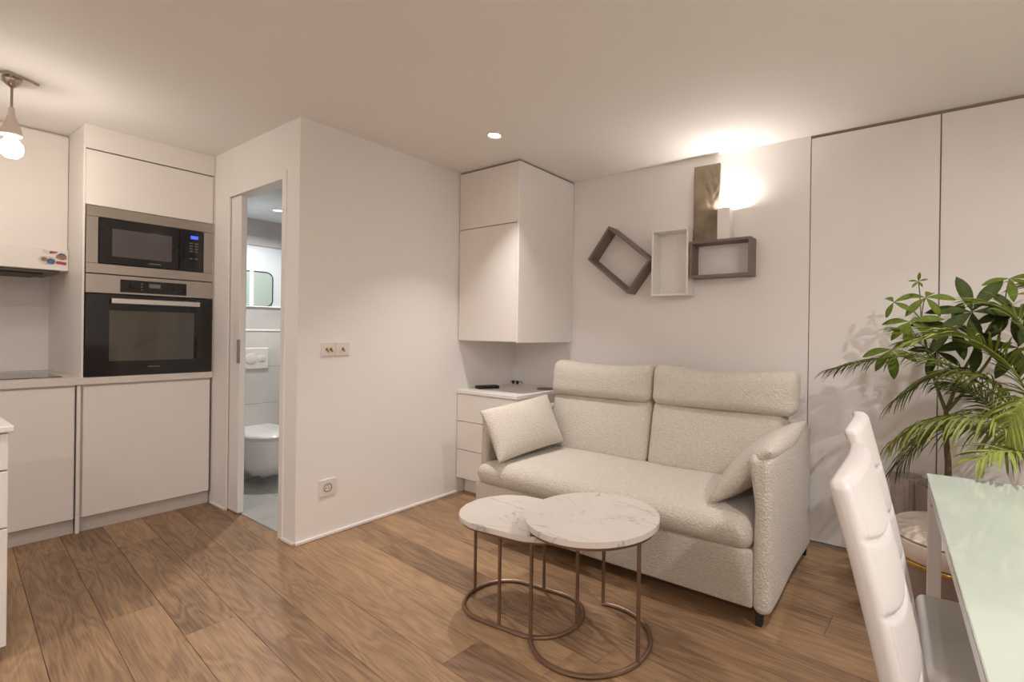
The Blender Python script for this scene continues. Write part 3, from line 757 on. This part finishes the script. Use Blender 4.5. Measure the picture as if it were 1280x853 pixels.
obj('top_rim', prism(circ(.257), ZR-.036, ZR-.022), 'bronze', t, True, world=False, ang=35)
arc = [(.238*math.cos(R(a)), .238*math.sin(R(a)), .009) for a in range(-139, 112, 5)]
obj('base_ring', tube(arc, .009, 8), 'bronze', t, True, world=False)
for a in (-138, -10, 110):
    x, y = .238*math.cos(R(a)), .238*math.sin(R(a))
    obj('leg', tube([(x, y, .004), (x, y, ZR-.03)], .0078, 10), 'bronze', t, True, world=False)

# ------------------------------------------------------------------ dining table
TA = R(2.83)    # the long edge runs slightly off the room's axis
t = thing('dining_table', 'white dining table with pale green glass top', 'table', (.021, 2.052, 0), TA)
TL, TW = 1.42, .80
obj('glass_top', box(0, TW, -TL, 0, .741, .751, .002), 'table_glass', t, world=False)
b = box(.004, .03, -TL+.004, -.004, .700, .7405, .002); box(TW-.03, TW-.004, -TL+.004, -.004, .700, .7405, .002, bm=b)
box(.03, TW-.03, -.03, -.004, .700, .7405, .002, bm=b); box(.03, TW-.03, -TL+.004, -TL+.03, .700, .7405, .002, bm=b)
obj('apron', b, 'table_white', t, world=False)
for lx, ly in ((.004, -.004), (TW-.042, -.004), (.004, -TL+.042), (TW-.042, -TL+.042)):
    l = obj('leg', box(lx, lx+.038, ly-.038, ly, 0, .7405, .003), 'table_white', t, world=False)
    obj('bolt', lathe([(0, .003), (.005, .003), (.006, 0), (0, 0)], (lx+.016, ly-.0375, .665), 12), 'steel', l, world=False) if False else \
    obj('bolt', xf(lathe([(0, .003), (.0055, .003), (.0065, 0), (0, 0)], n=12), Matrix.Translation((lx+.014, ly-.038, .655)) @ Matrix.Rotation(R(90), 4, 'X')), 'steel', l, True, world=False)

# ------------------------------------------------------------------ dining chairs
def make_chair(label, loc, rz):
    t = thing('dining_chair', label, 'chair', loc, rz, 'white leather dining chairs')
    obj('seat', rbox(-.20, .215, -.205, .205, .425, .475, .022, 4, 8, lambda p, n: p+Vector((0, 0, .008*(1-n.x**2)*(1-n.y**2) if n.z > 0 else 0))), 'leather', t, True, world=False, ang=70)
    # backrest, gridded for quilting
    seams = [.545, .655, .765, .875]
    def bk(p, n):
        z = p.z; h = (z-.40)/.585
        wx = 1-.05*max(0, (z-.84)/.155)**2
        p.y *= wx
        if n.x > .2:
            for s in seams:
                d = z-(s-.035*(1-(n.y)**2)+.035)
                p.x -= .0075*math.exp(-(d/.0048)**2)*(1-abs(n.y)**14)
            p.x += .006*(1-n.y**2) - .003*math.exp(-((abs(n.y)-.90)/.014)**2)
        p.z -= .014*abs(n.y)**3*max(0, (z-.84)/.155)**2
        p.x += -.005 - .125*max(0, h)**1.25 - .012*n.y*n.y
        return p
    obj('backrest', rbox(-.226, -.193, -.182, .182, .40, 1.0, .0135, 4, (3, 70, 150), bk), 'leather', t, True, world=False, ang=70)
    for s in (-1, 1):
        obj('leg', tube([(.185, s*.175, 0), (.17, s*.165, .43)], [.010, .014], 12), 'chrome', t, True, world=False)
        obj('leg', tube([(-.215, s*.175, 0), (-.185, s*.165, .43)], [.010, .014], 12), 'chrome', t, True, world=False)
    return t
make_chair('white quilted leather dining chair next to the plants', (.205, 1.545, 0), TA)
make_chair('white quilted leather dining chair farther from the plants', (.246, 1.035, 0), R(1.3))

# ------------------------------------------------------------------ pouf
t = thing('pouf', 'round cream and taupe pouf with a gold band behind the table', 'pouf', (.13, 2.52, 0))
obj('body', lathe([(0, .01), (.225, .01), (.235, .02), (.242, .29), (.235, .318), (0, .318)], n=48), 'pouf_taupe', t, True, world=False)
obj('gold_band', lathe([(.2445, .316), (.248, .319), (.248, .330), (.2445, .333), (.236, .333), (.236, .316), (.2445, .316)], n=48), 'gold', t, True, world=False)
obj('cushion', lathe([(0, .334), (.236, .334), (.246, .345), (.250, .375), (.245, .405), (.232, .412), (.228, .416), (.222, .428), (.18, .436), (0, .442)], n=48), 'pouf_cream', t, True, world=False)
obj('piping', lathe([(.240, .410), (.243, .413), (.240, .416), (.237, .413), (.240, .410)], n=48), 'pouf_taupe', t, True, world=False)
# ------------------------------------------------------------------ plants
def crom(pts, n=10):
    P = [Vector(p) for p in pts]; P = [P[0]*2-P[1]] + P + [P[-1]*2-P[-2]]; out = []
    for i in range(1, len(P)-2):
        for k in range(n):
            t = k/n; a, b_, c_, d = P[i-1:i+3]
            out.append(.5*((2*b_) + (c_-a)*t + (2*a-5*b_+4*c_-d)*t*t + (3*b_-a-3*c_+d)*t**3))
    out.append(P[-2]); return out
def strip(b, p0, d, side, L, wd_, droop, seg=5, fold=.25):
    """one folded blade leaflet starting at p0 along d"""
    p = Vector(p0); d = d.normalized(); rows = []
    for i in range(seg+1):
        t = i/seg; wv = wd_*(math.sin(math.pi*min(1, .12+.88*t)) ** .7 if t < 1 else 0)
        s = side.normalized(); nrm = s.cross(d).normalized()
        if i == seg: rows.append([b.verts.new(p)])
        else: rows.append([b.verts.new(p - s*wv/2 + nrm*wv*fold), b.verts.new(p), b.verts.new(p + s*wv/2 + nrm*wv*fold)])
        p = p + d*(L/seg); d = (d + Vector((0, 0, -droop/seg))).normalized()
    for a, c_ in zip(rows, rows[1:]):
        if len(c_) == 3:
            b.faces.new((a[0], a[1], c_[1], c_[0])); b.faces.new((a[1], a[2], c_[2], c_[1]))
        else: b.faces.new((a[0], a[1], c_[0])); b.faces.new((a[1], a[2], c_[0]))
def frond(base, ctrl, L, wd_, droop, bare=.35, n=26, seed=0, spread=.85):
    rg = random.Random(seed); cur = crom([base]+list(ctrl), 12); m = len(cur)
    b = tube(cur[::2] if m % 2 else cur[::2]+[cur[-1]], [.0055*(1-.75*i/((m+1)//2)) for i in range(len(cur[::2])+(0 if m % 2 else 1))], 6)
    for i in range(n):
        t = bare + (1-bare)*(i+.5)/n; f = t*(m-1); k = min(int(f), m-2); p = cur[k].lerp(cur[k+1], f-k)
        tg = (cur[k+1]-cur[k]).normalized(); sd = tg.cross(Vector((0, 0, 1)))
        if sd.length < .1: sd = Vector((1, 0, 0))
        sd.normalize(); upv = sd.cross(tg).normalized()
        u = (i+.5)/n; l = L*(.45+.75*math.sin(math.pi*(.18+.72*u)))*(.85+.3*rg.random())
        for s in (-1, 1):
            d = tg*(.55+.35*u) + sd*s*spread + upv*(.25-.15*u) + Vector((rg.uniform(-.1, .1), rg.uniform(-.1, .1), rg.uniform(-.1, .1)))
            strip(b, p, d, d.cross(upv), l, wd_*(.8+.4*rg.random()), droop*(.7+.6*rg.random()))
    return b
# palm standing behind the table end
PB = Vector((.52, 2.60, 0))
t = thing('potted_palm', 'feathery green palm with long arching fronds in a pot behind the dining table', 'plant', PB)
obj('pot', lathe([(0, .004), (.11, .004), (.118, .02), (.145, .32), (.15, .33), (.145, .34), (.135, .335), (.130, .30), (0, .30)], PB, 36), 'pot_taupe', t, True)
obj('soil', lathe([(0, .318), (.08, .315), (.1305, .305), (.1305, .300), (0, .300)], PB, 24), 'soil', t, True)
FR = [
 ([(.40, 2.6, .80), (.245, 2.62, .995), (.027, 2.70, 1.122), (-.194, 2.75, 1.103), (-.372, 2.78, 1.046)], .17, .010, 1.1, 'palm'),
 ([(.42, 2.55, .75), (.325, 2.50, 1.039), (.224, 2.45, 1.169), (.114, 2.42, 1.223), (-.003, 2.40, 1.205)], .21, .009, .6, 'palm_light'),
 ([(.44, 2.50, .70), (.277, 2.45, .891), (.155, 2.42, .906), (.028, 2.42, .873), (-.081, 2.45, .783)], .19, .010, 1.8, 'palm_light'),
 ([(.44, 2.66, .62), (.278, 2.68, .791), (.146, 2.70, .823), (.032, 2.72, .77), (-.074, 2.75, .62)], .25, .009, 1.6, 'palm'),
 ([(.45, 2.45, .62), (.346, 2.30, .788), (.278, 2.18, .834), (.211, 2.12, .835), (.165, 2.09, .810)], .13, .013, .8, 'palm_light'),
 ([(.45, 2.60, .70), (.363, 2.60, 1.132), (.316, 2.62, 1.291), (.217, 2.65, 1.359)], .19, .011, .8, 'palm'),
 ([(.44, 2.60, .68), (.293, 2.60, .968), (.191, 2.60, 1.059), (.056, 2.62, 1.049), (-.09, 2.65, .929)], .20, .011, 1.2, 'palm'),
 ([(.45, 2.48, .70), (.341, 2.35, .998), (.282, 2.30, .95), (.248, 2.28, .83)], .17, .010, 1.3, 'palm_light'),
 ([(.44, 2.66, .65), (.281, 2.72, .887), (.148, 2.78, 1.009), (-.004, 2.82, 1.19), (-.069, 2.84, 1.24)], .16, .009, .9, 'palm'),
 ([(.40, 2.72, .62), (.30, 2.80, .86), (.20, 2.86, .98), (.10, 2.90, 1.0)], .16, .010, 1.2, 'palm'),
 ([(.56, 2.60, .85), (.62, 2.55, 1.2), (.74, 2.48, 1.38), (.90, 2.42, 1.40)], .21, .012, 1.0, 'palm'),
 ([(.60, 2.62, .75), (.74, 2.66, 1.0), (.92, 2.70, 1.05), (1.08, 2.72, .95)], .21, .012, 1.2, 'palm'),
 ([(.53, 2.66, .85), (.52, 2.74, 1.25), (.48, 2.84, 1.42), (.42, 2.93, 1.45)], .17, .012, .9, 'palm'),
 ([(.58, 2.52, .70), (.66, 2.38, .98), (.74, 2.24, 1.03), (.80, 2.12, .95)], .19, .012, 1.2, 'palm_light'),
]
for i, (c_, L, wd_, dr_, m) in enumerate(FR):
    a = 2*math.pi*i/len(FR)
    obj('frond', frond((PB.x+.035*math.cos(a), PB.y+.035*math.sin(a), .31), c_, L, wd_, dr_, seed=i, n=14 if i == 4 else 36 if i < 10 else 24), m, t, True, ang=180)
# leafy money tree in the floor pot
QB = Vector((.112, 2.925, 0))
t = thing('potted_tree', 'dark green tree with five-fingered leaves in a taupe floor pot', 'plant', QB)
obj('pot', lathe([(0, .004), (.10, .004), (.108, .02), (.128, .485), (.131, .50), (.128, .506), (.118, .504), (.114, .46), (0, .46)], QB, 36), 'pot_taupe', t, True)
obj('soil', lathe([(0, .476), (.07, .472), (.1145, .466), (.1145, .460), (0, .460)], QB, 24), 'soil', t, True)
FK = Vector((.104, 2.93, .86))
obj('trunk', tube(crom([(QB.x, QB.y, .46), (.115, 2.925, .60), (.105, 2.93, .75), FK], 5), [.016-.0004*i for i in range(16)], 9), 'trunk', t, True)
BR = [[FK, (.06, 2.90, 1.0), (.02, 2.86, 1.18), (0, 2.83, 1.30)], [FK, (.15, 2.90, 1.02), (.20, 2.87, 1.15), (.21, 2.86, 1.22)], [FK, (.18, 2.90, .98), (.27, 2.87, 1.15), (.30, 2.86, 1.30)]]
ends = []
for br in BR:
    cv = crom(br, 5); ends.append(cv); obj('branch', tube(cv, [.009-.0003*i for i in range(len(cv))], 7), 'stem', t, True)
def leaflet_mesh():
    b = bmesh.new(); n = 8; rows = []
    for i in range(n+1):
        x = i/n; wv = .16*math.sin(math.pi*x**1.25)**.8 if 0 < i < n else 0
        zz = -.16*x*x + .03*math.sin(math.pi*x)
        if wv == 0: rows.append([b.verts.new((x, 0, zz))])
        else: rows.append([b.verts.new((x, -wv, zz+.05*wv/.19)), b.verts.new((x, -wv*.5, zz+.015)), b.verts.new((x, 0, zz)), b.verts.new((x, wv*.5, zz+.015)), b.verts.new((x, wv, zz+.05*wv/.19))])
    for a, c_ in zip(rows, rows[1:]):
        if len(a) == 1:
            for k in range(len(c_)-1): b.faces.new((a[0], c_[k+1], c_[k]))
        elif len(c_) == 1:
            for k in range(len(a)-1): b.faces.new((a[k], a[k+1], c_[0]))
        else:
            for k in range(len(a)-1): b.faces.new((a[k], a[k+1], c_[k+1], c_[k]))
    me = bpy.data.meshes.new('leaflet'); b.to_mesh(me); b.free(); me.polygons.foreach_set('use_smooth', [True]*len(me.polygons)); return me
lmD = leaflet_mesh(); lmD.materials.append(MATS['leaf_dark']); lmM = leaflet_mesh(); lmM.materials.append(MATS['leaf_mid'])
# (centre, branch, list of (direction in x, y, z), length), mesh)
LV = [
 ((-.013, 2.80, 1.478), 0, .045, lmM, [(-1, 0, .2), (.9, 0, .3), (.1, -.4, .9), (.4, -.6, -.6), (-.5, -.5, -.5)]),
 ((.016, 2.80, 1.402), 0, .125, lmM, [(1, -.1, -.02), (.55, -.3, -.75), (-.5, -.2, -.5), (-.65, .1, .1), (.2, .7, .3)]),
 ((-.111, 2.80, 1.383), 0, .095, lmM, [(-.4, -.1, -.9), (.55, -.3, -.3), (.8, .1, .35), (-.3, .6, .3)]),
 ((-.045, 2.78, 1.289), 0, .135, lmM, [(-.55, -.2, -.6), (-.1, -.3, -1), (.9, -.1, .15), (.6, -.2, -.4), (-.8, .3, .0)]),
 ((-.113, 2.75, 1.156), 0, .135, lmM, [(-.5, -.1, -.7), (.1, -.4, -1), (.8, -.2, -.35), (-.9, .2, -.2), (.4, .5, .2)]),
 ((.188, 2.80, 1.333), 1, .20, lmD, [(-.30, .05, 1), (-1, -.05, .08), (.55, .1, .8), (.75, -.2, .0), (.05, -.45, -.8), (-.6, -.5, -.5)]),
 ((.119, 2.85, 1.269), 1, .17, lmD, [(-.9, -.2, .1), (-.5, -.4, -.7), (.3, -.4, -.9), (.9, -.2, -.3), (.2, .3, .6)]),
 ((.33, 2.80, 1.327), 2, .14, lmD, [(-.5, .1, .7), (-.9, -.2, -.25), (.1, -.3, -1), (.7, -.2, -.5), (.7, .1, .4), (-.7, -.3, -.6)]),
 ((.32, 2.85, 1.481), 2, .11, lmM, [(-.8, -.1, -.15), (.1, -.4, -.8), (.75, -.2, -.4), (.9, .1, .1)]),
 ((.338, 2.75, 1.176), 2, .16, lmD, [(-.7, -.2, .1), (-.5, -.3, -.8), (.8, -.2, -.3), (.3, .2, .7), (.0, -.6, -.6)]),
 ((.221, 2.85, 1.189), 1, .16, lmD, [(-.8, -.3, -.1), (-.2, -.4, -.9), (.7, -.2, -.6), (.5, .2, .6)]),
 ((.06, 2.84, 1.15), 0, .13, lmD, [(-.8, -.3, .1), (-.3, -.4, -.9), (.7, -.2, -.4), (.3, .2, .8)]),
]
for ci, (c_, bi, L, me, dirs) in enumerate(LV):
    cv = ends[bi]; c_ = Vector(c_); s0 = min(cv[len(cv)//3:], key=lambda q: (q-c_).length + (.25 if q.z > c_.z else 0))
    mid = (s0+c_)/2 + Vector((0, 0, .025))
    lf = obj('leaf', tube(crom([s0, mid, c_], 5), .0028, 6), 'stem', t, True)
    for d in dirs:
        d = Vector(d).normalized()
        q = bpy.data.objects.new('leaflet', me); C.objects.link(q); q.parent = lf
        x = d; face = Vector((.05, -.75, .65)); yv = face.cross(x).normalized() if abs(face.normalized().dot(x)) < .98 else Vector((1, 0, 0)); zv = x.cross(yv).normalized()
        ll = L*random.uniform(.85, 1.08)
        mt = Matrix((x*ll, yv*ll, zv*ll)).transposed().to_4x4(); mt.translation = c_-BASE[t.name]; q.matrix_local = mt
# ribbed vase-like planter by the wardrobe
t = thing('ribbed_planter', 'small grey ribbed planter standing by the wardrobe behind the pouf', 'planter', (-.052, 3.06, 0))
b = bmesh.new(); n = 48; rows = []
for r, z in ((.055, .0), (.062, .01), (.066, .18), (.068, .36), (.072, .46), (.078, .495), (.070, .495), (.064, .44)):
    rows.append([b.verts.new(((r+(.003 if i % 2 else 0))*math.cos(2*math.pi*i/n), (r+(.003 if i % 2 else 0))*math.sin(2*math.pi*i/n), z+(.004 if i % 2 and z > .49 else 0))) for i in range(n)])
for a, c_ in zip(rows, rows[1:]):
    for i in range(n): b.faces.new((a[i], a[(i+1) % n], c_[(i+1) % n], c_[i]))
b.faces.new(rows[0][::-1])
obj('body', b, 'pot_ribbed', t, True, world=False, ang=30)
obj('soil', lathe([(0, .448), (.05, .446), (.0655, .443), (.06, .43), (0, .43)], n=24), 'soil', t, True, world=False)
